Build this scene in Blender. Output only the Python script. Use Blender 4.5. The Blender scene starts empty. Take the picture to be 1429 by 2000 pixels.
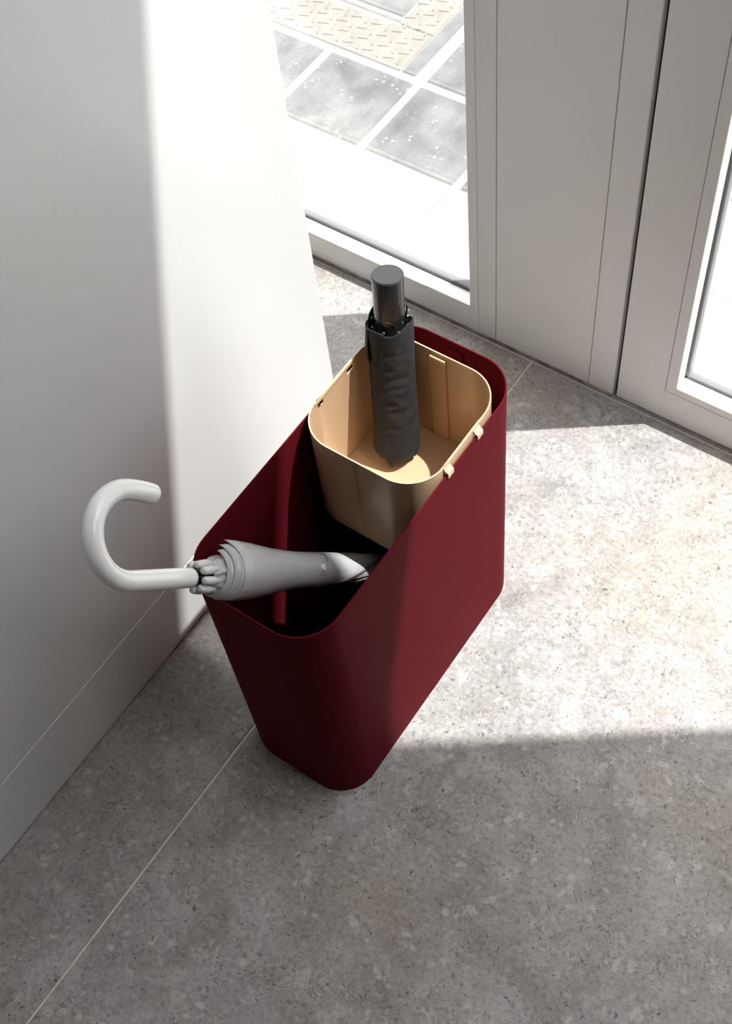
import bpy, bmesh, math, random
from mathutils import Vector, Matrix, noise
random.seed(7)
PI = math.pi
scene = bpy.context.scene
COL = scene.collection

# ------------------------------------------------------------------ camera
cam_d = bpy.data.cameras.new('camera')
cam_d.sensor_fit = 'VERTICAL'; cam_d.sensor_height = 36.0; cam_d.sensor_width = 25.722
cam_d.lens = 2498.56 / 2000 * 36.0
cam_d.clip_start = 0.02; cam_d.clip_end = 200
cam = bpy.data.objects.new('camera', cam_d); COL.objects.link(cam)
RIGHT = Vector((0.8193, 0.5673, -0.0835)); UP = Vector((-0.4477, 0.7238, 0.5251)); BACK = Vector((0.3583, -0.3928, 0.8469))
m = Matrix((RIGHT, UP, BACK)).transposed().to_4x4()
m.translation = Vector((0.776, 0.0, 1.6))
cam.matrix_world = m
scene.camera = cam

# ------------------------------------------------------------------ world, sun, exposure
world = bpy.data.worlds.new('world'); scene.world = world; world.use_nodes = True
bg = world.node_tree.nodes['Background']
bg.inputs['Color'].default_value = (0.97, 0.975, 1.0, 1); bg.inputs['Strength'].default_value = 5.0
sun_d = bpy.data.lights.new('sun', 'SUN'); sun_d.energy = 13.6; sun_d.angle = math.radians(0.55)
sun_d.color = (1.0, 0.99, 0.97)
sun = bpy.data.objects.new('sun', sun_d); COL.objects.link(sun)
SUN_TO = Vector((1.41, 1.0, 3.8)).normalized()
sun.rotation_euler = SUN_TO.to_track_quat('Z', 'Y').to_euler()
sun.location = SUN_TO * 8
vs = scene.view_settings
vs.view_transform = 'Standard'; vs.look = 'None'; vs.exposure = 0.62; vs.gamma = 1.0
vs.use_curve_mapping = False
scene.cycles.blur_glossy = 0.2

# ------------------------------------------------------------------ helpers
def tag(o, label=None, cat=None, group=None, kind=None):
    if label: o['label'] = label
    if cat: o['category'] = cat
    if group: o['group'] = group
    if kind: o['kind'] = kind
    return o

def empty(name, loc=(0, 0, 0)):
    o = bpy.data.objects.new(name, None); COL.objects.link(o); o.location = loc
    o.empty_display_size = 0.05
    return o

def mesh_obj(name, verts, faces, mat, parent=None, smooth=False):
    me = bpy.data.meshes.new(name)
    me.from_pydata([tuple(v) for v in verts], [], faces); me.update()
    me.materials.append(mat)
    if smooth:
        for p in me.polygons: p.use_smooth = True
    o = bpy.data.objects.new(name, me); COL.objects.link(o)
    if parent is not None:
        o.parent = parent
        o.matrix_parent_inverse = Matrix.Translation(-Vector(parent.location)) if parent.type == 'EMPTY' else Matrix.Identity(4)
    return o

def bm_obj(name, bm, mat, parent=None, smooth=False):
    me = bpy.data.meshes.new(name); bm.to_mesh(me); bm.free()
    me.materials.append(mat)
    if smooth:
        for p in me.polygons: p.use_smooth = True
    o = bpy.data.objects.new(name, me); COL.objects.link(o)
    if parent is not None:
        o.parent = parent
        o.matrix_parent_inverse = Matrix.Translation(-Vector(parent.location)) if parent.type == 'EMPTY' else Matrix.Identity(4)
    return o

def box(name, x0, x1, y0, y1, z0, z1, mat, parent=None, bev=0.0008, seg=1):
    bm = bmesh.new()
    bmesh.ops.create_cube(bm, size=1.0)
    for v in bm.verts:
        v.co = Vector(((x0 + x1) / 2 + v.co.x * (x1 - x0), (y0 + y1) / 2 + v.co.y * (y1 - y0), (z0 + z1) / 2 + v.co.z * (z1 - z0)))
    if bev > 0:
        bmesh.ops.bevel(bm, geom=bm.edges[:], offset=bev, segments=seg, affect='EDGES', profile=0.5)
    return bm_obj(name, bm, mat, parent)

def rr(x0, x1, y0, y1, r, n=10, sub=6):
    """rounded rectangle, counter-clockwise, straight sides subdivided"""
    pts = []
    cs = [(x1 - r, y0 + r, -PI / 2), (x1 - r, y1 - r, 0), (x0 + r, y1 - r, PI / 2), (x0 + r, y0 + r, PI)]
    for k, (cx, cy, a0) in enumerate(cs):
        for i in range(n + 1):
            a = a0 + PI / 2 * i / n
            pts.append((cx + r * math.cos(a), cy + r * math.sin(a)))
        nx = cs[(k + 1) % 4]
        p = pts[-1]; a0n = nx[2]
        q = (nx[0] + r * math.cos(a0n), nx[1] + r * math.sin(a0n))
        for i in range(1, sub):
            pts.append((p[0] + (q[0] - p[0]) * i / sub, p[1] + (q[1] - p[1]) * i / sub))
    return pts

def smooth_angle(o, deg=35):
    for p in o.data.polygons: p.use_smooth = True
    md = o.modifiers.new('edges', 'EDGE_SPLIT'); md.split_angle = math.radians(deg)

def frame_of(axis, hint):
    t = axis.normalized(); u = (hint - t * hint.dot(t)).normalized(); w = t.cross(u)
    return t, u, w

def tube(name, pts, radii, mat, parent=None, n=20, cap=True):
    """swept tube through 3-D points"""
    pts = [Vector(p) for p in pts]
    if not isinstance(radii, (list, tuple)): radii = [radii] * len(pts)
    verts, faces = [], []
    prev = None
    for i, p in enumerate(pts):
        t = (pts[min(i + 1, len(pts) - 1)] - pts[max(i - 1, 0)]).normalized()
        if prev is None:
            h = Vector((0.3, 0.5, 0.81)); 
            if abs(h.normalized().dot(t)) > 0.9: h = Vector((1, 0, 0))
            u = (h - t * h.dot(t)).normalized()
        else:
            u = (prev - t * prev.dot(t)).normalized()
        prev = u; w = t.cross(u)
        for k in range(n):
            a = 2 * PI * k / n
            verts.append(p + (u * math.cos(a) + w * math.sin(a)) * radii[i])
    for i in range(len(pts) - 1):
        for k in range(n):
            a = i * n + k; b = i * n + (k + 1) % n
            faces.append((a, b, b + n, a + n))
    if cap:
        faces.append(tuple(reversed(range(n)))); e = (len(pts) - 1) * n
        faces.append(tuple(range(e, e + n)))
    return mesh_obj(name, verts, faces, mat, parent, smooth=True)

def lathe(name, origin, axis, hint, prof, mat, parent=None, n=40):
    """profile list of (s along axis, r)"""
    t, u, w = frame_of(axis, hint)
    verts, faces = [], []
    for (s, r) in prof:
        for k in range(n):
            a = 2 * PI * k / n
            verts.append(origin + t * s + (u * math.cos(a) + w * math.sin(a)) * r)
    for i in range(len(prof) - 1):
        for k in range(n):
            a = i * n + k; b = i * n + (k + 1) % n
            faces.append((a, b, b + n, a + n))
    faces.append(tuple(reversed(range(n)))); e = (len(prof) - 1) * n
    faces.append(tuple(range(e, e + n)))
    o = mesh_obj(name, verts, faces, mat, parent); smooth_angle(o, 40)
    return o

# ------------------------------------------------------------------ materials
def mat(name, col, rough=0.5, metal=0.0, spec=0.5, coat=0.0, bump=0.0, bscale=200.0, var=0.0, vscale=8.0):
    m = bpy.data.materials.new(name); m.use_nodes = True
    nt = m.node_tree; b = nt.nodes['Principled BSDF']
    b.inputs['Base Color'].default_value = (*col, 1); b.inputs['Roughness'].default_value = rough
    b.inputs['Metallic'].default_value = metal; b.inputs['Specular IOR Level'].default_value = spec
    b.inputs['Coat Weight'].default_value = coat; b.inputs['Coat Roughness'].default_value = 0.08
    geo = nt.nodes.new('ShaderNodeNewGeometry')
    if var > 0:
        n = nt.nodes.new('ShaderNodeTexNoise'); n.inputs['Scale'].default_value = vscale; n.inputs['Detail'].default_value = 4
        nt.links.new(geo.outputs['Position'], n.inputs['Vector'])
        r = nt.nodes.new('ShaderNodeValToRGB')
        r.color_ramp.elements[0].position = 0.3; r.color_ramp.elements[1].position = 0.7
        r.color_ramp.elements[0].color = (*[c * (1 - var) for c in col], 1)
        r.color_ramp.elements[1].color = (*[min(1, c * (1 + var)) for c in col], 1)
        nt.links.new(n.outputs['Fac'], r.inputs['Fac']); nt.links.new(r.outputs['Color'], b.inputs['Base Color'])
    if bump > 0:
        n2 = nt.nodes.new('ShaderNodeTexNoise'); n2.inputs['Scale'].default_value = bscale; n2.inputs['Detail'].default_value = 3
        nt.links.new(geo.outputs['Position'], n2.inputs['Vector'])
        bp = nt.nodes.new('ShaderNodeBump'); bp.inputs['Strength'].default_value = bump; bp.inputs['Distance'].default_value = 0.001
        nt.links.new(n2.outputs['Fac'], bp.inputs['Height']); nt.links.new(bp.outputs['Normal'], b.inputs['Normal'])
    return m

def math_node(nt, op, a, b=None, clamp=False):
    n = nt.nodes.new('ShaderNodeMath'); n.operation = op; n.use_clamp = clamp
    for i, v in enumerate((a, b)):
        if v is None: continue
        if isinstance(v, (int, float)): n.inputs[i].default_value = v
        else: nt.links.new(v, n.inputs[i])
    return n.outputs[0]

def mix_col(nt, fac, a, b):
    n = nt.nodes.new('ShaderNodeMix'); n.data_type = 'RGBA'
    if isinstance(fac, (int, float)): n.inputs[0].default_value = fac
    else: nt.links.new(fac, n.inputs[0])
    for i, v in ((6, a), (7, b)):
        if isinstance(v, tuple): n.inputs[i].default_value = (*v, 1)
        else: nt.links.new(v, n.inputs[i])
    return n.outputs[2]

def tex(nt, kind, vec, scale, detail=2, dist=0.0, rough=0.5):
    n = nt.nodes.new(kind); nt.links.new(vec, n.inputs['Vector']); n.inputs['Scale'].default_value = scale
    if kind == 'ShaderNodeTexNoise':
        n.inputs['Detail'].default_value = detail; n.inputs['Distortion'].default_value = dist; n.inputs['Roughness'].default_value = rough
    return n

def ramp(nt, fac, p0, c0, p1, c1):
    r = nt.nodes.new('ShaderNodeValToRGB'); e = r.color_ramp.elements
    e[0].position = p0; e[1].position = p1
    e[0].color = (*c0, 1) if isinstance(c0, tuple) else (c0, c0, c0, 1)
    e[1].color = (*c1, 1) if isinstance(c1, tuple) else (c1, c1, c1, 1)
    nt.links.new(fac, r.inputs['Fac'])
    return r.outputs['Color']

def limestone(name):
    m = bpy.data.materials.new(name); m.use_nodes = True
    nt = m.node_tree; b = nt.nodes['Principled BSDF']
    geo = nt.nodes.new('ShaderNodeNewGeometry'); pos = geo.outputs['Position']
    warp = tex(nt, 'ShaderNodeTexNoise', pos, 35, 3)
    vadd = nt.nodes.new('ShaderNodeVectorMath'); vadd.operation = 'MULTIPLY_ADD'
    nt.links.new(warp.outputs['Color'], vadd.inputs[0]); vadd.inputs[1].default_value = (0.03, 0.03, 0.03); nt.links.new(pos, vadd.inputs[2])
    wp = vadd.outputs[0]
    n1 = tex(nt, 'ShaderNodeTexNoise', pos, 11, 8, 0.9, 0.66)
    c = ramp(nt, n1.outputs['Fac'], 0.30, (0.235, 0.222, 0.214), 0.70, (0.425, 0.41, 0.40))
    n2 = tex(nt, 'ShaderNodeTexNoise', pos, 2.6, 3, 0.5)
    c = mix_col(nt, ramp(nt, n2.outputs['Fac'], 0.44, 0.0, 0.62, 0.5), c, (0.345, 0.275, 0.215))
    # pale fossil blotches, large and small
    for sc_, lo_, hi_, amt, col in ((26, 0.22, 0.36, 0.5, (0.50, 0.48, 0.455)), (62, 0.26, 0.40, 0.6, (0.56, 0.54, 0.51))):
        v1 = tex(nt, 'ShaderNodeTexVoronoi', wp, sc_)
        n3 = tex(nt, 'ShaderNodeTexNoise', pos, sc_ * 0.45, 2)
        blot = math_node(nt, 'MULTIPLY', ramp(nt, v1.outputs['Distance'], lo_, 1.0, hi_, 0.0), ramp(nt, n3.outputs['Fac'], 0.50, 0.0, 0.60, amt))
        c = mix_col(nt, blot, c, col)
    # grain
    n4 = tex(nt, 'ShaderNodeTexNoise', pos, 150, 6, 0.6, 0.72)
    c = mix_col(nt, ramp(nt, n4.outputs['Fac'], 0.28, 0.75, 0.50, 0.0), c, (0.115, 0.104, 0.095))
    c = mix_col(nt, ramp(nt, n4.outputs['Fac'], 0.54, 0.0, 0.76, 0.55), c, (0.56, 0.545, 0.525))
    # shell squiggles, dark and pale
    for sc_, dist, lo_, hi_, amt, col, msk in ((34, 2.2, 0.004, 0.016, 0.75, (0.11, 0.099, 0.09), 17), (60, 1.8, 0.005, 0.02, 0.6, (0.13, 0.118, 0.108), 27), (30, 2.6, 0.006, 0.022, 0.5, (0.55, 0.53, 0.505), 15)):
        n5 = tex(nt, 'ShaderNodeTexNoise', wp, sc_, 2, dist)
        ridge = math_node(nt, 'ABSOLUTE', math_node(nt, 'SUBTRACT', n5.outputs['Fac'], 0.5))
        n6 = tex(nt, 'ShaderNodeTexNoise', pos, msk, 3, 0.4)
        sq = math_node(nt, 'MULTIPLY', ramp(nt, ridge, lo_, 1.0, hi_, 0.0), ramp(nt, n6.outputs['Fac'], 0.53, 0.0, 0.60, amt))
        c = mix_col(nt, sq, c, col)
    # dark pores
    for sc_, r0_, r1_ in ((75, 0.11, 0.19), (150, 0.14, 0.24)):
        v2 = tex(nt, 'ShaderNodeTexVoronoi', wp, sc_)
        pore = math_node(nt, 'MULTIPLY', ramp(nt, v2.outputs['Distance'], r0_, 1.0, r1_, 0.0), ramp(nt, tex(nt, 'ShaderNodeTexNoise', pos, sc_ * 0.5, 1).outputs['Fac'], 0.54, 0.0, 0.60, 0.8))
        c = mix_col(nt, pore, c, (0.085, 0.077, 0.07))
    nt.links.new(c, b.inputs['Base Color'])
    b.inputs['Roughness'].default_value = 0.55; b.inputs['Specular IOR Level'].default_value = 0.35
    bp = nt.nodes.new('ShaderNodeBump'); bp.inputs['Strength'].default_value = 0.12; bp.inputs['Distance'].default_value = 0.001
    nt.links.new(n4.outputs['Fac'], bp.inputs['Height']); nt.links.new(bp.outputs['Normal'], b.inputs['Normal'])
    return m

def paving(name, dark, light, pale):
    m = bpy.data.materials.new(name); m.use_nodes = True
    nt = m.node_tree; b = nt.nodes['Principled BSDF']
    geo = nt.nodes.new('ShaderNodeNewGeometry'); pos = geo.outputs['Position']
    n1 = tex(nt, 'ShaderNodeTexNoise', pos, 11, 6, 0.5, 0.6)
    c = ramp(nt, n1.outputs['Fac'], 0.36, dark, 0.64, light)
    v = tex(nt, 'ShaderNodeTexVoronoi', pos, 70)
    sp = math_node(nt, 'MULTIPLY', ramp(nt, v.outputs['Distance'], 0.12, 1.0, 0.24, 0.0), ramp(nt, tex(nt, 'ShaderNodeTexNoise', pos, 25, 2).outputs['Fac'], 0.5, 0.0, 0.6, 0.9))
    c = mix_col(nt, sp, c, pale)
    nt.links.new(c, b.inputs['Base Color']); b.inputs['Roughness'].default_value = 0.75
    return m

def glass_mat(name):
    m = bpy.data.materials.new(name); m.use_nodes = True
    nt = m.node_tree; nt.nodes.remove(nt.nodes['Principled BSDF'])
    out = nt.nodes['Material Output']
    tr = nt.nodes.new('ShaderNodeBsdfTransparent'); tr.inputs['Color'].default_value = (0.97, 0.98, 0.975, 1)
    gl = nt.nodes.new('ShaderNodeBsdfGlossy'); gl.inputs['Roughness'].default_value = 0.02
    fr = nt.nodes.new('ShaderNodeFresnel'); fr.inputs['IOR'].default_value = 1.45
    half = math_node(nt, 'MULTIPLY', fr.outputs[0], 0.6)
    mx = nt.nodes.new('ShaderNodeMixShader')
    nt.links.new(half, mx.inputs[0]); nt.links.new(tr.outputs[0], mx.inputs[1]); nt.links.new(gl.outputs[0], mx.inputs[2])
    nt.links.new(mx.outputs[0], out.inputs['Surface'])
    return m

M_FLOOR = limestone('fossil limestone')
M_GROUT = mat('pale floor grout', (0.64, 0.61, 0.575), 0.85, var=0.12, vscale=60)
M_WALL = mat('white satin paint', (0.77, 0.775, 0.77), 0.24, spec=0.5)
M_FRAME = mat('pale grey powder coated frame', (0.88, 0.875, 0.85), 0.38, spec=0.45, bump=0.03, bscale=400)
M_GAP = mat('dark rubber and gap shade', (0.035, 0.033, 0.030), 0.7)
M_GASKET = mat('grey glazing gasket', (0.16, 0.16, 0.16), 0.6)
M_SEAL = mat('grimy sealant', (0.22, 0.20, 0.175), 0.9, var=0.6, vscale=30)
M_GLASS = glass_mat('clear window glass')
M_CEIL = mat('matt grey ceiling', (0.42, 0.41, 0.40), 0.9)
M_ROOM = mat('warm grey room paint', (0.16, 0.14, 0.125), 0.85)
M_BIN = mat('burgundy powder coated steel', (0.106, 0.0075, 0.0125), 0.5, spec=0.01, bump=0.02, bscale=900)
M_BEIGE = mat('sand beige powder coated steel', (0.58, 0.40, 0.245), 0.30, spec=0.5, bump=0.02, bscale=900)
M_HANDLE = mat('glossy white plastic', (0.88, 0.88, 0.875), 0.14, spec=0.5, coat=0.3)
M_RIBTIP = mat('grey white plastic', (0.66, 0.66, 0.65), 0.35)
M_SHAFT = mat('brushed steel shaft', (0.5, 0.5, 0.5), 0.3, metal=1.0)
M_FABRIC = mat('charcoal woven polyester', (0.019, 0.020, 0.022), 0.8, spec=0.35, bump=0.5, bscale=1300, var=0.3, vscale=700)
M_GUN = mat('satin black handle coating', (0.014, 0.014, 0.015), 0.22, spec=0.6, coat=0.1)
M_GUNCAP = mat('satin gunmetal cap', (0.048, 0.048, 0.050), 0.36, spec=0.4)
M_BLACK = mat('black plastic', (0.012, 0.012, 0.013), 0.35)
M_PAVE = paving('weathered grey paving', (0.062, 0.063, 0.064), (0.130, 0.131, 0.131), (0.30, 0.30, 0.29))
M_PAVE_L = paving('pale overexposed paving', (0.19, 0.19, 0.188), (0.27, 0.27, 0.265), (0.35, 0.35, 0.34))  # pale stone, lightened further so its colour carries the overexposed sunlight
M_MORTAR = mat('white lime mortar', (0.23, 0.228, 0.22), 0.9, var=0.08, vscale=40)
M_COVER = mat('cream cast concrete', (0.175, 0.160, 0.144), 0.8, var=0.14, vscale=25)
M_COVER_G = mat('grey cast concrete edging', (0.12, 0.119, 0.118), 0.8, var=0.25, vscale=30)
M_SKY_BLOCKER = mat('sky blocking facade', (0.20, 0.19, 0.175), 0.9, var=0.2, vscale=2)
M_STREET = mat('grey street asphalt', (0.16, 0.16, 0.16), 0.9, var=0.2, vscale=30)

def vinyl():
    m = bpy.data.materials.new('milky clear vinyl'); m.use_nodes = True
    nt = m.node_tree; b = nt.nodes['Principled BSDF']; out = nt.nodes['Material Output']
    geo = nt.nodes.new('ShaderNodeNewGeometry')
    b.inputs['Base Color'].default_value = (0.68, 0.68, 0.68, 1); b.inputs['Roughness'].default_value = 0.10
    b.inputs['Specular IOR Level'].default_value = 0.6
    n = tex(nt, 'ShaderNodeTexNoise', geo.outputs['Position'], 60, 4, 1.0)
    bp = nt.nodes.new('ShaderNodeBump'); bp.inputs['Strength'].default_value = 0.45; bp.inputs['Distance'].default_value = 0.003
    nt.links.new(n.outputs['Fac'], bp.inputs['Height']); nt.links.new(bp.outputs['Normal'], b.inputs['Normal'])
    tl = nt.nodes.new('ShaderNodeBsdfTranslucent'); tl.inputs['Color'].default_value = (0.7, 0.7, 0.7, 1)
    mx = nt.nodes.new('ShaderNodeMixShader'); mx.inputs[0].default_value = 0.25
    nt.links.new(b.outputs[0], mx.inputs[1]); nt.links.new(tl.outputs[0], mx.inputs[2])
    tr = nt.nodes.new('ShaderNodeBsdfTransparent')
    mx2 = nt.nodes.new('ShaderNodeMixShader'); mx2.inputs[0].default_value = 0.15
    nt.links.new(mx.outputs[0], mx2.inputs[1]); nt.links.new(tr.outputs[0], mx2.inputs[2])
    nt.links.new(mx2.outputs[0], out.inputs['Surface'])
    return m
M_VINYL = vinyl()

# ------------------------------------------------------------------ room shell
YW = 1.1144            # inner face of the glazed wall
YG = 1.147             # glass line
YO = 1.174             # outer face
ZC = 3.10              # ceiling
ZH = 2.812             # head of the glazed openings
XL, XR, YB = -1.70, 3.2, -3.4

floor = box('floor', XL, XR, YB, YO, -0.06, -0.0015, M_GROUT, bev=0); tag(floor, kind='structure')
G = 0.0017
xs = [-2.237, -1.037, 0.163, 1.363, 2.563, 3.763]; ys = [-3.72, -2.52, -1.32, -0.12, 1.1095]
for i in range(len(xs) - 1):
    for j in range(len(ys) - 1):
        x0, x1 = max(xs[i], XL) + G, min(xs[i + 1], XR) - G
        y0, y1 = max(ys[j], YB) + G, ys[j + 1] - G
        box('floor_tile', x0, x1, y0, y1, -0.02, 0.0, M_FLOOR, floor, bev=0.0006)
    box('floor_tile', x0, x1, 1.1095 + G, YW, -0.02, 0.0, M_FLOOR, floor, bev=0.0006)

tag(box('ceiling', XL, XR, YB, YO, ZC, ZC + 0.1, M_CEIL, bev=0), kind='structure')
tag(box('wall_back', XL, XR, YB - 0.1, YB, 0, ZC, M_ROOM, bev=0), kind='structure')
tag(box('wall_right', XR, XR + 0.1, YB, YO, 0, ZC, M_ROOM, bev=0), kind='structure')
tag(box('wall_far_left', XL - 0.1, XL, YB, YO, 0, ZC, M_ROOM, bev=0), kind='structure')

# white partition with a flush skirting
tag(box('wall_left', -0.12, 0.0, YB, 0.8275, 0.1374, ZC, M_WALL, bev=0.0015, seg=2), kind='structure')
tag(box('baseboard_left', -0.12, 0.0, YB, 0.8272, 0.0035, 0.1370, M_WALL, bev=0.0007, seg=2), kind='structure')
tag(box('base_gap_shade', -0.118, -0.004, YB, 0.824, 0.0, 0.0035, M_GAP, bev=0), kind='structure')  # dark strip standing in for the shade in the gap under the skirting

# glazed wall: window to the left of the post
win = tag(empty('window_1', (-0.7, YW, 0)), kind='structure')
WX0, WX1 = -1.62, 0.046
box('bottom_rail', WX0, WX1, YW, YO, 0.0, 0.0565, M_FRAME, win)
box('glazing_bead', WX0, WX1, YW - 0.0006, YG - 0.008, 0.0375, 0.058, M_FRAME, win)
box('top_rail', WX0, WX1, YW, YO, ZH, ZC, M_FRAME, win)
box('jamb', 0.0615, 0.0925, YW, YO, 0.0, ZC, M_FRAME, win)
box('jamb', 0.046, 0.0613, YW - 0.0004, YO, 0.0, ZC, M_FRAME, win)
box('jamb', XL, WX0, YW, YO, 0.0, ZC, M_FRAME, win)
box('gasket', WX0, WX1, YG - 0.008, YG + 0.008, 0.052, 0.0645, M_GASKET, win)
box('gasket', WX1 - 0.004, WX1 + 0.001, YG - 0.008, YG + 0.008, 0.058, ZH, M_GASKET, win)
box('glass_pane', WX0, WX1, YG - 0.003, YG + 0.003, 0.0605, ZH, M_GLASS, win, bev=0)

# post between window and door
post = tag(empty('wall_back_post', (0.18, YW, 0)), kind='structure')
post.name = 'trim_2'
box('backing', 0.0925, 0.3085, YW + 0.012, YO, 0.0, ZC, M_GAP, post, bev=0)
box('panel', 0.0936, 0.2593, YW, YO - 0.002, 0.0, ZC, M_FRAME, post)
box('panel', 0.2604, 0.3018, YW, YO - 0.002, 0.0, ZC, M_FRAME, post)
tag(box('trim_3', WX0, 0.3018, YW - 0.0035, YW + 0.002, -0.001, 0.0035, M_SEAL, bev=0.0015), kind='structure')

# glass door
door = tag(empty('door_1', (0.85, YW, 0)), kind='structure')
DX0, DX1 = 0.400, 1.333
box('stile', 0.3085, 0.3826, YW, YO, 0.004, ZH + 0.1, M_FRAME, door)
box('stile', DX1 + 0.0175, DX1 + 0.0915, YW, YO, 0.004, ZH + 0.1, M_FRAME, door)
box('bottom_rail', 0.3826, DX1 + 0.0175, YW, YO, 0.004, 0.0680, M_FRAME, door)
box('top_rail', 0.3826, DX1 + 0.0175, YW, YO, ZH + 0.017, ZH + 0.1, M_FRAME, door)
box('glazing_bead', 0.3834, DX0, YW, YO - 0.003, 0.0688, ZH + 0.0165, M_FRAME, door)
box('glazing_bead', DX1, DX1 + 0.0168, YW, YO, 0.0688, ZH + 0.0165, M_FRAME, door)
box('glazing_bead', DX0, DX1, YW, YO - 0.003, 0.0688, 0.0840, M_FRAME, door)
box('glazing_bead', DX0, DX1, YW, YO, ZH, ZH + 0.0165, M_FRAME, door)
box('gasket', DX0 - 0.001, DX0 + 0.0045, YG - 0.008, YG + 0.008, 0.0840, ZH, M_GASKET, door)
box('gasket', DX0, DX1, YG - 0.008, YG + 0.008, 0.0830, 0.0895, M_GASKET, door)
box('gasket', DX1 - 0.0045, DX1 + 0.001, YG - 0.008, YG + 0.008, 0.0840, ZH, M_GASKET, door)
box('glass_pane', DX0, DX1, YG - 0.003, YG + 0.003, 0.0850, ZH, M_GLASS, door, bev=0)
tag(box('wall_front', DX1 + 0.097, XR, YW, YO, 0, ZC, M_WALL, bev=0.001), kind='structure')
tag(box('trim_4', 0.3085, DX1 + 0.097, YW, YO, ZH + 0.104, ZC, M_FRAME, bev=0.001), kind='structure')

# ------------------------------------------------------------------ outside pavement
pav = tag(box('pavement', -6, 7, YO, 3.2, -0.10, -0.006, M_MORTAR, bev=0), kind='structure')
tag(box('street', -6, 7, 3.2, 14, -0.14, -0.04, M_STREET, bev=0), kind='structure')
fac = box('sky_blocker_opposite', -9, 11, 9.0, 9.6, -0.04, 8.0, M_SKY_BLOCKER, bev=0); tag(fac, kind='structure')  # unseen building front, added to block low sky light from the floor
px0, py0, PT, GW = -0.352, 1.366, 0.204, 0.0085
cover_x = (-1.164, -0.362); cover_y = (1.579, 1.98)
for i in range(-5, 9):
    for j in range(-1, 5):
        x0 = px0 + i * PT; y0 = py0 + j * PT
        x1, y1 = x0 + PT, y0 + PT
        if x1 < cover_x[1] + 0.03 and y0 > cover_y[0] - 0.03 and y1 < cover_y[1] + 0.03 and x0 > cover_x[0] - 0.05:
            continue
        y0c = max(y0, YO - 0.006)
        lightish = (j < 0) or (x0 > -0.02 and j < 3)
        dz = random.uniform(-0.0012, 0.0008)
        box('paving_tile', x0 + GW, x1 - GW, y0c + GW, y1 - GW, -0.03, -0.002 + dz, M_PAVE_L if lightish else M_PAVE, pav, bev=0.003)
cov = empty('access_cover', (-0.76, 1.78, 0))
tag(cov, 'cream embossed access cover slab set in the pavement outside the window', 'access cover')
box('border', cover_x[0], -0.402, cover_y[0], 1.690, -0.03, -0.003, M_COVER, cov, bev=0.002)
box('border', -0.400, cover_x[1] - 0.008, cover_y[0], cover_y[1], -0.03, -0.003, M_COVER_G, cov, bev=0.003)
box('rim', cover_x[0], -0.480, 1.695, 1.705, -0.03, -0.005, M_COVER_G, cov, bev=0.002)
box('lid', cover_x[0], -0.485, 1.712, cover_y[1], -0.03, -0.003, M_COVER_G, cov, bev=0.003)
box('border', -0.478, -0.402, 1.692, cover_y[1], -0.03, -0.003, M_COVER, cov, bev=0.002)
bar_mesh = {}
def tread(x, y, ang):
    key = 'bar'
    if key not in bar_mesh:
        o = box('tread_bar', -0.0105, 0.0105, -0.0020, 0.0020, -0.001, 0.0020, M_COVER, cov, bev=0.0009)
        bar_mesh[key] = o.data
    else:
        o = bpy.data.objects.new('tread_bar', bar_mesh[key]); COL.objects.link(o); o.parent = cov
        o.matrix_parent_inverse = Matrix.Translation(-Vector(cov.location))
    o.location = (x, y, -0.003); o.rotation_euler = (0, 0, ang)
k = 0
for i in range(22):
    for j in range(12):
        x = -0.419 - i * 0.0235 - (j % 2) * 0.004; y = 1.598 + j * 0.0235
        if y > 1.683 and x < -0.47: continue
        if y > 1.86: continue
        tread(x, y, math.radians(20 if (i + j) % 2 else 110)); k += 1

# ------------------------------------------------------------------ added fill light at the ceiling, out of view, brightens the room
lamp = empty('ceiling_fill', (1.75, 0.72, ZC))
tag(lamp, 'added unseen fill light panel above the door side of the room', 'added fill light')
box('fill_housing', 1.0, 2.5, 0.40, 1.04, ZC - 0.05, ZC - 0.001, M_WALL, lamp)
ld = bpy.data.lights.new('ceiling_fill_glow', 'AREA'); ld.shape = 'RECTANGLE'; ld.size = 1.4; ld.size_y = 0.54; ld.energy = 9; ld.color = (1.0, 0.98, 0.95)
lo = bpy.data.objects.new('ceiling_fill_glow', ld); COL.objects.link(lo); lo.location = (1.75, 0.72, ZC - 0.055)

# ------------------------------------------------------------------ burgundy umbrella stand
BX0, BX1, BY0, BY1, BH, BR = 0.160, 0.3376, 0.3656, 0.776, 0.450, 0.050
TH = 0.0018
stand = empty('umbrella_stand', ((BX0 + BX1) / 2, (BY0 + BY1) / 2, 0))
tag(stand, 'tall burgundy metal umbrella stand with rounded corners on the stone floor', 'umbrella stand')

def ring_shell(name, outer, inner, zs, matl, parent):
    n = len(outer); verts, faces = [], []
    def loop(pts, z):
        b = len(verts); verts.extend((p[0], p[1], z) for p in pts); return b
    z0, z1 = zs; e = 0.0005
    cx = sum(p[0] for p in outer) / n; cy = sum(p[1] for p in outer) / n
    loops = [loop(outer, z0), loop(outer, z1 - e)]
    mid = [((o[0] * 0.7 + i[0] * 0.3), (o[1] * 0.7 + i[1] * 0.3)) for o, i in zip(outer, inner)]
    mid2 = [((o[0] * 0.3 + i[0] * 0.7), (o[1] * 0.3 + i[1] * 0.7)) for o, i in zip(outer, inner)]
    loops += [loop(mid, z1), loop(mid2, z1), loop(inner, z1 - e), loop(inner, z0)]
    L = len(loops)
    for a in range(L):
        la, lb = loops[a], loops[(a + 1) % L]
        for k in range(n):
            k2 = (k + 1) % n
            faces.append((la + k, la + k2, lb + k2, lb + k))
    o = mesh_obj(name, verts, faces, matl, parent); smooth_angle(o, 30)
    return o
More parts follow.
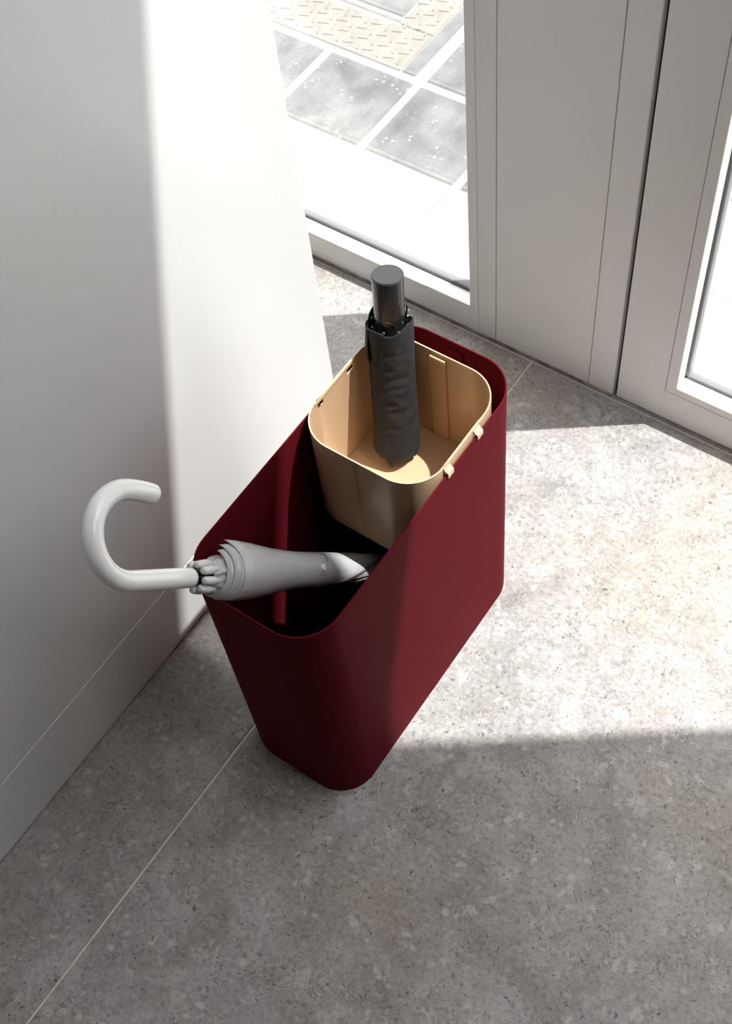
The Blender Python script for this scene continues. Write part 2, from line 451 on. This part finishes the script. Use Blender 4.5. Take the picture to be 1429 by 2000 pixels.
ring_shell('shell', rr(BX0, BX1, BY0, BY1, BR, 14), rr(BX0 + TH, BX1 - TH, BY0 + TH, BY1 - TH, BR - TH, 14), (0.0, BH), M_BIN, stand)
def plate(name, pts, z0, z1, matl, parent):
    n = len(pts)
    verts = [(p[0], p[1], z0) for p in pts] + [(p[0], p[1], z1) for p in pts]
    faces = [tuple(reversed(range(n))), tuple(range(n, 2 * n))] + [(k, (k + 1) % n, n + (k + 1) % n, n + k) for k in range(n)]
    return mesh_obj(name, verts, faces, matl, parent)
plate('base_plate', rr(BX0 + TH, BX1 - TH, BY0 + TH, BY1 - TH, BR - TH, 14), 0.008, 0.010, M_BIN, stand)
st = box('seam_strip', 0.2372, 0.2578, BY1 - TH - 0.0035, BY1 - TH, 0.011, 0.437, M_BIN, stand, bev=0.0008)
box('catch', 0.2425, 0.2525, BY1 - TH - 0.0048, BY1 - TH - 0.003, 0.418, 0.428, M_BIN, stand, bev=0.0004)

# ------------------------------------------------------------------ beige bucket hung on the rim
KX0, KX1, KY0, KY1, KZ0, KZ1, KR = 0.1632, 0.3340, 0.5730, 0.7460, 0.300, 0.462, 0.046
KT = 0.0016
buck = empty('hanging_bucket', ((KX0 + KX1) / 2, (KY0 + KY1) / 2, KZ0))
tag(buck, 'sand beige square metal bucket hooked inside the burgundy umbrella stand', 'bucket')
slots = [(0.6163, 0.6290), (0.6753, 0.6880)]
SZ0, SZ1 = 0.4468, 0.4562
def bucket_shell():
    base = rr(KX0, KX1, KY0, KY1, KR, 12, 1)
    # insert the slot break points into the two straight X sides
    pts = []
    n = len(base)
    for i, p in enumerate(base):
        pts.append(p); q = base[(i + 1) % n]
        if abs(p[0] - q[0]) < 1e-6 and abs(p[1] - q[1]) > 0.03:
            ysx = sorted([v for s in slots for v in s], reverse=q[1] < p[1])
            for v in ysx: pts.append((p[0], v))
    n = len(pts)
    zs = [KZ0 + 0.003, KZ0 + 0.02, 0.36, 0.42, SZ0, SZ1, KZ1]
    verts, faces = [], []
    for z in zs:
        verts.extend((p[0], p[1], z) for p in pts)
    for a in range(len(zs) - 1):
        for k in range(n):
            k2 = (k + 1) % n
            if zs[a] == SZ0:
                p, q = pts[k], pts[k2]
                if abs(p[0] - q[0]) < 1e-6 and any(abs(min(p[1], q[1]) - s[0]) < 1e-5 and abs(max(p[1], q[1]) - s[1]) < 1e-5 for s in slots):
                    continue
            faces.append((a * n + k, a * n + k2, (a + 1) * n + k2, (a + 1) * n + k))
    o = mesh_obj('shell', verts, faces, M_BEIGE, buck)
    for p in o.data.polygons: p.use_smooth = True
    md = o.modifiers.new('thickness', 'SOLIDIFY'); md.thickness = KT; md.offset = -1.0
    md2 = o.modifiers.new('edges', 'EDGE_SPLIT'); md2.split_angle = math.radians(30)
bucket_shell()
plate('floor_plate', rr(KX0 + KT, KX1 - KT, KY0 + KT, KY1 - KT, KR - KT, 12, 1), KZ0, KZ0 + 0.003, M_BEIGE, buck)
# inside seam strip on the far wall with its pressed catch
yi = KY1 - KT
sp = box('seam_strip', 0.2335, 0.2545, yi - 0.0038, yi, KZ0 + 0.0035, 0.4555, M_BEIGE, buck, bev=0.0006)
c1 = box('catch', 0.2385, 0.2500, yi - 0.0052, yi - 0.0036, 0.4395, 0.4412, M_BEIGE, buck, bev=0.0003)
c1b = box('catch', 0.2484, 0.2500, yi - 0.0052, yi - 0.0036, 0.4335, 0.4393, M_BEIGE, buck, bev=0.0003)
# outside overlap seam on the near wall
box('overlap_seam', 0.2462, 0.2476, KY0 - 0.0009, KY0, KZ0 + 0.004, KZ1 - 0.003, M_BEIGE, buck, bev=0.0003)
# folded band under the rim between the slots, both sides
box('rim_band', KX0 + KT, KX0 + KT + 0.0009, 0.6135, 0.6910, SZ1 + 0.0003, KZ1 - 0.0006, M_BEIGE, buck, bev=0.0002)
box('rim_band', KX1 - KT - 0.0009, KX1 - KT, 0.6135, 0.6910, SZ1 + 0.0003, KZ1 - 0.0006, M_BEIGE, buck, bev=0.0002)
def hook_tab(side, y0, y1):
    """strip bent out over the stand rim and down its outer face"""
    if side > 0: path = [(KX1 - 0.0002, 0.4585), (BX1 - 0.0010, 0.4545), (BX1 + 0.0012, 0.4535), (BX1 + 0.0020, 0.4518), (BX1 + 0.0020, 0.4450)]
    else: path = [(KX0 + 0.0002, 0.4585), (BX0 + 0.0010, 0.4545), (BX0 - 0.0012, 0.4535), (BX0 - 0.0020, 0.4518), (BX0 - 0.0020, 0.4450)]
    t = 0.0016; verts, faces = [], []
    for i, (x, z) in enumerate(path):
        off = [(0, -t), (0, -t), (-side * t * 0.7, -t * 0.7), (-side * t, -0.0002), (-side * t, 0)][i]
        off = (off[0] * 0.85, off[1])
        dx, dz = off
        verts += [(x, y0, z), (x, y1, z), (x + side * 0, y1, z), (x, y0, z)]
        verts[-2] = (x - side * abs(dx) if i > 1 else x, y1, z + dz)
        verts[-1] = (x - side * abs(dx) if i > 1 else x, y0, z + dz)
    for i in range(len(path) - 1):
        a, b = i * 4, (i + 1) * 4
        for k in range(4):
            faces.append((a + k, a + (k + 1) % 4, b + (k + 1) % 4, b + k))
    faces.append((0, 3, 2, 1)); e = (len(path) - 1) * 4; faces.append((e, e + 1, e + 2, e + 3))
    mesh_obj('hook_tab', verts, faces, M_BEIGE, buck)
for s in slots:
    hook_tab(1, s[0] + 0.001, s[1] - 0.001)
for (x, y) in ((0.192, 0.708), (0.262, 0.727)):
    lathe('rivet', Vector((x, y, KZ0 + 0.003)), Vector((0, 0, 1)), Vector((1, 0, 0)), [(0, 0.0028), (0.0008, 0.0024), (0.0011, 0.0010)], M_BEIGE, buck, 16)

# ------------------------------------------------------------------ compact umbrella
CB = Vector((0.2140, 0.6889, 0.3035)); CT = Vector((0.1905, 0.7345, 0.573))
cu = empty('compact_umbrella', CB)
tag(cu, 'closed black compact umbrella standing upright in the beige bucket', 'umbrella')
ax, cu_u, cu_w = frame_of(CT - CB, RIGHT)      # u: picture right, w: away from the viewer
CL = (CT - CB).length
def cpt(s, th, r):
    return CB + ax * s + (cu_u * math.cos(th) - cu_w * math.sin(th)) * r    # th 90 deg = towards the viewer
def sleeve():
    nt_, ns = 96, 90
    verts, faces = [], []
    def smooth01(a, b, x):
        x = max(0, min(1, (x - a) / (b - a))); return x * x * (3 - 2 * x)
    for i in range(ns + 1):
        f = i / ns
        for k in range(nt_):
            th = 2 * PI * k / nt_
            bot = 0.011 - 0.010 * max(0.0, math.cos((th - 1.9) * 4 / 1.0)) ** 3 * (1.0 if abs(math.sin((th - 1.9) / 2)) < 0.35 else 0.45)
            top = 0.213 + 0.0045 * math.sin(2 * th - 0.5) + 0.0035 * math.sin(3 * th + 1.0) - 0.005 * math.exp(-((th - 1.75) / 0.5) ** 2)
            s = bot + (top - bot) * f
            r0 = 0.0278 - 0.0020 * f
            r0 *= 1 + 0.02 * math.sin(5 * th + 7 * f)
            # rounded hem at the bottom
            r0 -= 0.0045 * (1 - smooth01(0, 0.07, f)) ** 2
            r0 -= 0.0012 * (1 - smooth01(1.0, 0.9, f)) * 0
            side = 0.5 + 0.5 * math.cos(th - 2.1)       # creases gather on the left front
            mid = smooth01(0.15, 0.35, f) * (1 - smooth01(0.82, 0.95, f))
            c = noise.noise(Vector((math.cos(th) * 1.1, math.sin(th) * 1.1, s * 80)))
            c2 = noise.noise(Vector((math.cos(th) * 2.3 + 5, math.sin(th) * 2.3, s * 60 + th * 0.8)))
            r = r0 + (-abs(c) * 0.0034 + c2 * 0.0007) * side * mid + 0.0006 * noise.noise(Vector((math.cos(th) * 3, math.sin(th) * 3, s * 30)))
            # long fold down the front left
            d = (th - 1.95 - 0.35 * math.sin(f * 3)) 
            r -= 0.0016 * math.exp(-(d / 0.10) ** 2) * smooth01(0.3, 0.6, f)
            verts.append(cpt(s, th, r))
    for i in range(ns):
        for k in range(nt_):
            a = i * nt_ + k; b = i * nt_ + (k + 1) % nt_
            faces.append((a, a + nt_, b + nt_, b))
    o = mesh_obj('canopy_sleeve', verts, faces, M_FABRIC, cu, smooth=True)
    o.modifiers.new('thickness', 'SOLIDIFY').thickness = 0.0009
    # closing disc of gathered fabric just above the bottom hem
    return o
sleeve()
lathe('gathered_canopy', CB, ax, cu_u, [(0.010, 0.004), (0.012, 0.0225), (0.020, 0.0245), (0.19, 0.0215), (0.197, 0.019)], M_FABRIC, cu, 32)
lathe('tip_cap', CB, ax, cu_u, [(0.0, 0.006), (0.0008, 0.0085), (0.006, 0.009), (0.014, 0.009)], M_BLACK, cu, 24)
lathe('handle', CB, ax, cu_u, [(0.16, 0.0160), (0.20, 0.0170), (CL - 0.0035, 0.0176)], M_GUN, cu, 64)
lathe('handle_cap', CB, ax, cu_u, [(CL - 0.0033, 0.0172), (CL - 0.0030, 0.0178), (CL - 0.0010, 0.0178), (CL, 0.0170)], M_GUNCAP, cu, 64)
# release button: oval outlined on the front of the handle
pts = []
for i in range(41):
    a = 2 * PI * i / 40
    pts.append(cpt(0.212 + 0.0105 * math.sin(a), 1.95 + 0.0118 / 0.0174 * math.cos(a), 0.01745))
tube('release_button_rim', pts, 0.00045, M_BLACK, cu, 8, False)
# strap flap at the left edge and carrying loop
def flap():
    verts, faces = [], []; ni, nk = 14, 12
    for i in range(ni + 1):
        for k in range(nk + 1):
            th = 2.72 + 0.75 * k / nk; f = i / ni
            s = 0.158 + 0.052 * f - 0.004 * (k / nk)
            r = 0.0279 + 0.0014 * math.sin(PI * f) + 0.0006 * math.sin(f * 6)
            verts.append(cpt(s, th, r))
    for i in range(ni):
        for k in range(nk):
            a = i * (nk + 1) + k
            faces.append((a, a + nk + 1, a + nk + 2, a + 1))
    o = mesh_obj('strap_flap', verts, faces, M_FABRIC, cu, smooth=True)
    o.modifiers.new('thickness', 'SOLIDIFY').thickness = 0.0012
flap()
pts = [cpt(0.205 + 0.024 * math.sin(PI * i / 16), -0.22 + 0.16 * i / 16, 0.0176 + 0.0022 * math.sin(PI * i / 16)) for i in range(17)]
tube('carrying_loop', pts, 0.0011, M_BLACK, cu, 10)
for j in range(8):
    th = 0.35 + 2 * PI * j / 8
    lathe('rib_end', cpt(0.198, th, 0.0212), ax, cu_u, [(0.0, 0.0011), (0.010, 0.0011), (0.0105, 0.0019), (0.0125, 0.0019), (0.0132, 0.0010)], M_SHAFT if j in (0, 7) else M_BLACK, cu, 10)

# ------------------------------------------------------------------ crook umbrella
JA = Vector((0.2053, 0.3696, 0.4785)); JB = Vector((0.298, 0.752, 0.025))
jt = (JB - JA).normalized()                 # down into the stand
jd = -jt
je = Vector((-0.5095, 0.7061, 0.4918)); je = (je - jt * je.dot(jt)).normalized()
jn = jt.cross(je)                           # third axis
ju = empty('crook_umbrella', JB)
tag(ju, 'closed milky clear umbrella with white crook handle leaning out of the stand', 'umbrella')
view = (JA - cam.matrix_world.translation).normalized()
if jn.dot(view) > 0: jn = -jn               # jn points to the viewer
def jp(s, th, r):
    return JA + jt * s + (je * math.cos(th) + jn * math.sin(th)) * r    # th 0 = picture up, 90 deg = towards viewer
# handle: straight, half circle, short return
R0 = 0.0435; sc = 0.1065
pts = [JA + jd * d for d in (0.0195, 0.022, 0.05, 0.08, 0.10)]
for i in range(25):
    a = -PI / 2 + PI * i / 24
    pts.append(JA + jd * (sc + R0 * 1.06 * math.cos(a)) + je * (R0 + R0 * math.sin(a)))
for i in range(1, 7):
    d = 0.034 * i / 6
    pts.append(JA + jd * (sc - d) + je * (2 * R0 - 0.0035 * (i / 6) ** 2))
rad = [0.0094, 0.0104] + [0.0104] * (len(pts) - 2)
last = pts[-1]; dirn = (pts[-1] - pts[-2]).normalized()
for q, rr_ in ((0.003, 0.0101), (0.005, 0.0090), (0.0064, 0.0068), (0.0070, 0.0035)):
    pts.append(last + dirn * q); rad.append(rr_)
tube('handle', pts, rad, M_HANDLE, ju, 32)
lathe('runner', JA, jt, je, [(-0.022, 0.0068), (0.02, 0.0068), (0.05, 0.006)], M_BLACK, ju, 24)
tube('shaft', [jp(0.02, 0, 0), jp(0.57, 0, 0)], 0.0035, M_SHAFT, ju, 14)
lathe('ferrule', JA, jt, je, [(0.50, 0.0062), (0.555, 0.0045), (0.588, 0.0042), (0.592, 0.0030)], M_HANDLE, ju, 20)
for j in range(8):
    th = 2 * PI * j / 8 + 0.30
    a, b = jp(-0.0155, th, 0.0128), jp(0.006, th, 0.0150)
    dv = b - a
    pts = [a - dv * 0.02, a, a + dv * 0.15, a + dv * 0.6, a + dv * 0.72, a + dv * 0.8, b]
    rb = tube('rib_tip', pts, [0.0016, 0.0034, 0.0043, 0.0043, 0.0036, 0.0026, 0.0026], M_RIBTIP, ju, 14)
prof = [(0.000, 0.0125), (0.006, 0.0165), (0.016, 0.0205), (0.030, 0.0235), (0.048, 0.0250), (0.070, 0.0245), (0.095, 0.0222), (0.120, 0.0198), (0.150, 0.0182), (0.200, 0.0183), (0.260, 0.0178), (0.340, 0.0155), (0.430, 0.0110), (0.505, 0.0065)]
def jr(s):
    for (a, ra), (b, rb) in zip(prof, prof[1:]):
        if s <= b:
            t = (s - a) / (b - a); return ra + (rb - ra) * t
    return prof[-1][1]
def saw(x):
    x = x % 1.0
    return x if x < 0.93 else (1 - x) * 0.93 / 0.07
def canopy():
    ns, nk = 130, 120; verts, faces = [], []
    for i in range(ns + 1):
        s = 0.505 * (i / ns) ** 1.15
        for k in range(nk):
            th = 2 * PI * k / nk
            tw = th * 4 / (2 * PI) + s * 5.5
            r = jr(s) * (0.90 + 0.15 * saw(tw)) + 0.0016 * noise.noise(Vector((math.cos(th + s * 11) * 5, math.sin(th + s * 11) * 5, s * 9))) + 0.0006 * noise.noise(Vector((math.cos(th) * 2, math.sin(th) * 2, s * 40)))
            if s < 0.1: r *= 1 - 0.06 * (1 - s / 0.1) * (0.5 + 0.5 * math.sin(8 * th))
            verts.append(jp(s, th, r))
    for i in range(ns):
        for k in range(nk):
            a = i * nk + k; b = i * nk + (k + 1) % nk
            faces.append((a, b, b + nk, a + nk))
    return mesh_obj('canopy', verts, faces, M_VINYL, ju, smooth=True)
can = canopy()
def fold(idx, th0, span, s0, ds, flare, off):
    """one wrapped layer of vinyl: free edge slants and flares at its corner"""
    ni, nk = 16, 40; verts, faces = [], []
    for i in range(ni + 1):
        f = i / ni
        for k in range(nk + 1):
            g = k / nk; th = th0 + span * g
            start = s0 + ds * g
            s = start + (0.19 + 0.16 * g - start) * f
            r = jr(s) * (1.03 - 0.10 * f * f) + off * (1 - 0.5 * f) + flare * (g ** 5) * (1 - f) ** 3 + 0.0005 * math.sin(9 * g + idx)
            verts.append(jp(s, th, r))
    for i in range(ni):
        for k in range(nk):
            a = i * (nk + 1) + k
            faces.append((a, a + 1, a + nk + 2, a + nk + 1))
    o = mesh_obj('canopy_fold', verts, faces, M_VINYL, ju, smooth=True)
    o.modifiers.new('thickness', 'SOLIDIFY').thickness = 0.0005
fold(0, 3.6, -3.4, 0.006, 0.010, 0.0050, 0.0004)
fold(1, 3.9, -3.85, 0.012, 0.012, 0.0085, 0.0009)
fold(2, 3.4, -3.2, 0.020, 0.014, 0.0060, 0.0014)
fold(3, 3.7, -3.75, 0.026, 0.010, 0.0110, 0.0019)
def strap():
    ni, nk = 6, 40; verts, faces = [], []
    for i in range(ni + 1):
        f = i / ni
        for k in range(nk + 1):
            g = k / nk; th = -0.9 + 2.75 * g
            s = 0.166 + 0.020 * f + 0.030 * (1 - g)
            verts.append(jp(s, th, jr(s) * 1.035 + 0.0012 + 0.0006 * math.sin(PI * f)))
    for i in range(ni):
        for k in range(nk):
            a = i * (nk + 1) + k
            faces.append((a, a + 1, a + nk + 2, a + nk + 1))
    o = mesh_obj('closing_strap', verts, faces, M_VINYL, ju, smooth=True)
    o.modifiers.new('thickness', 'SOLIDIFY').thickness = 0.0006
strap()
# press stud of the closing strap
sb = 0.180; thb = 1.45; c0 = jp(sb, thb, jr(sb) * 1.03 + 0.0030); out = (je * math.cos(thb) + jn * math.sin(thb)).normalized()
lathe('press_stud', c0 - out * 0.001, out, jt, [(0, 0.0046), (0.0018, 0.0046), (0.0028, 0.0036), (0.0030, 0.0015)], M_RIBTIP, ju, 20)
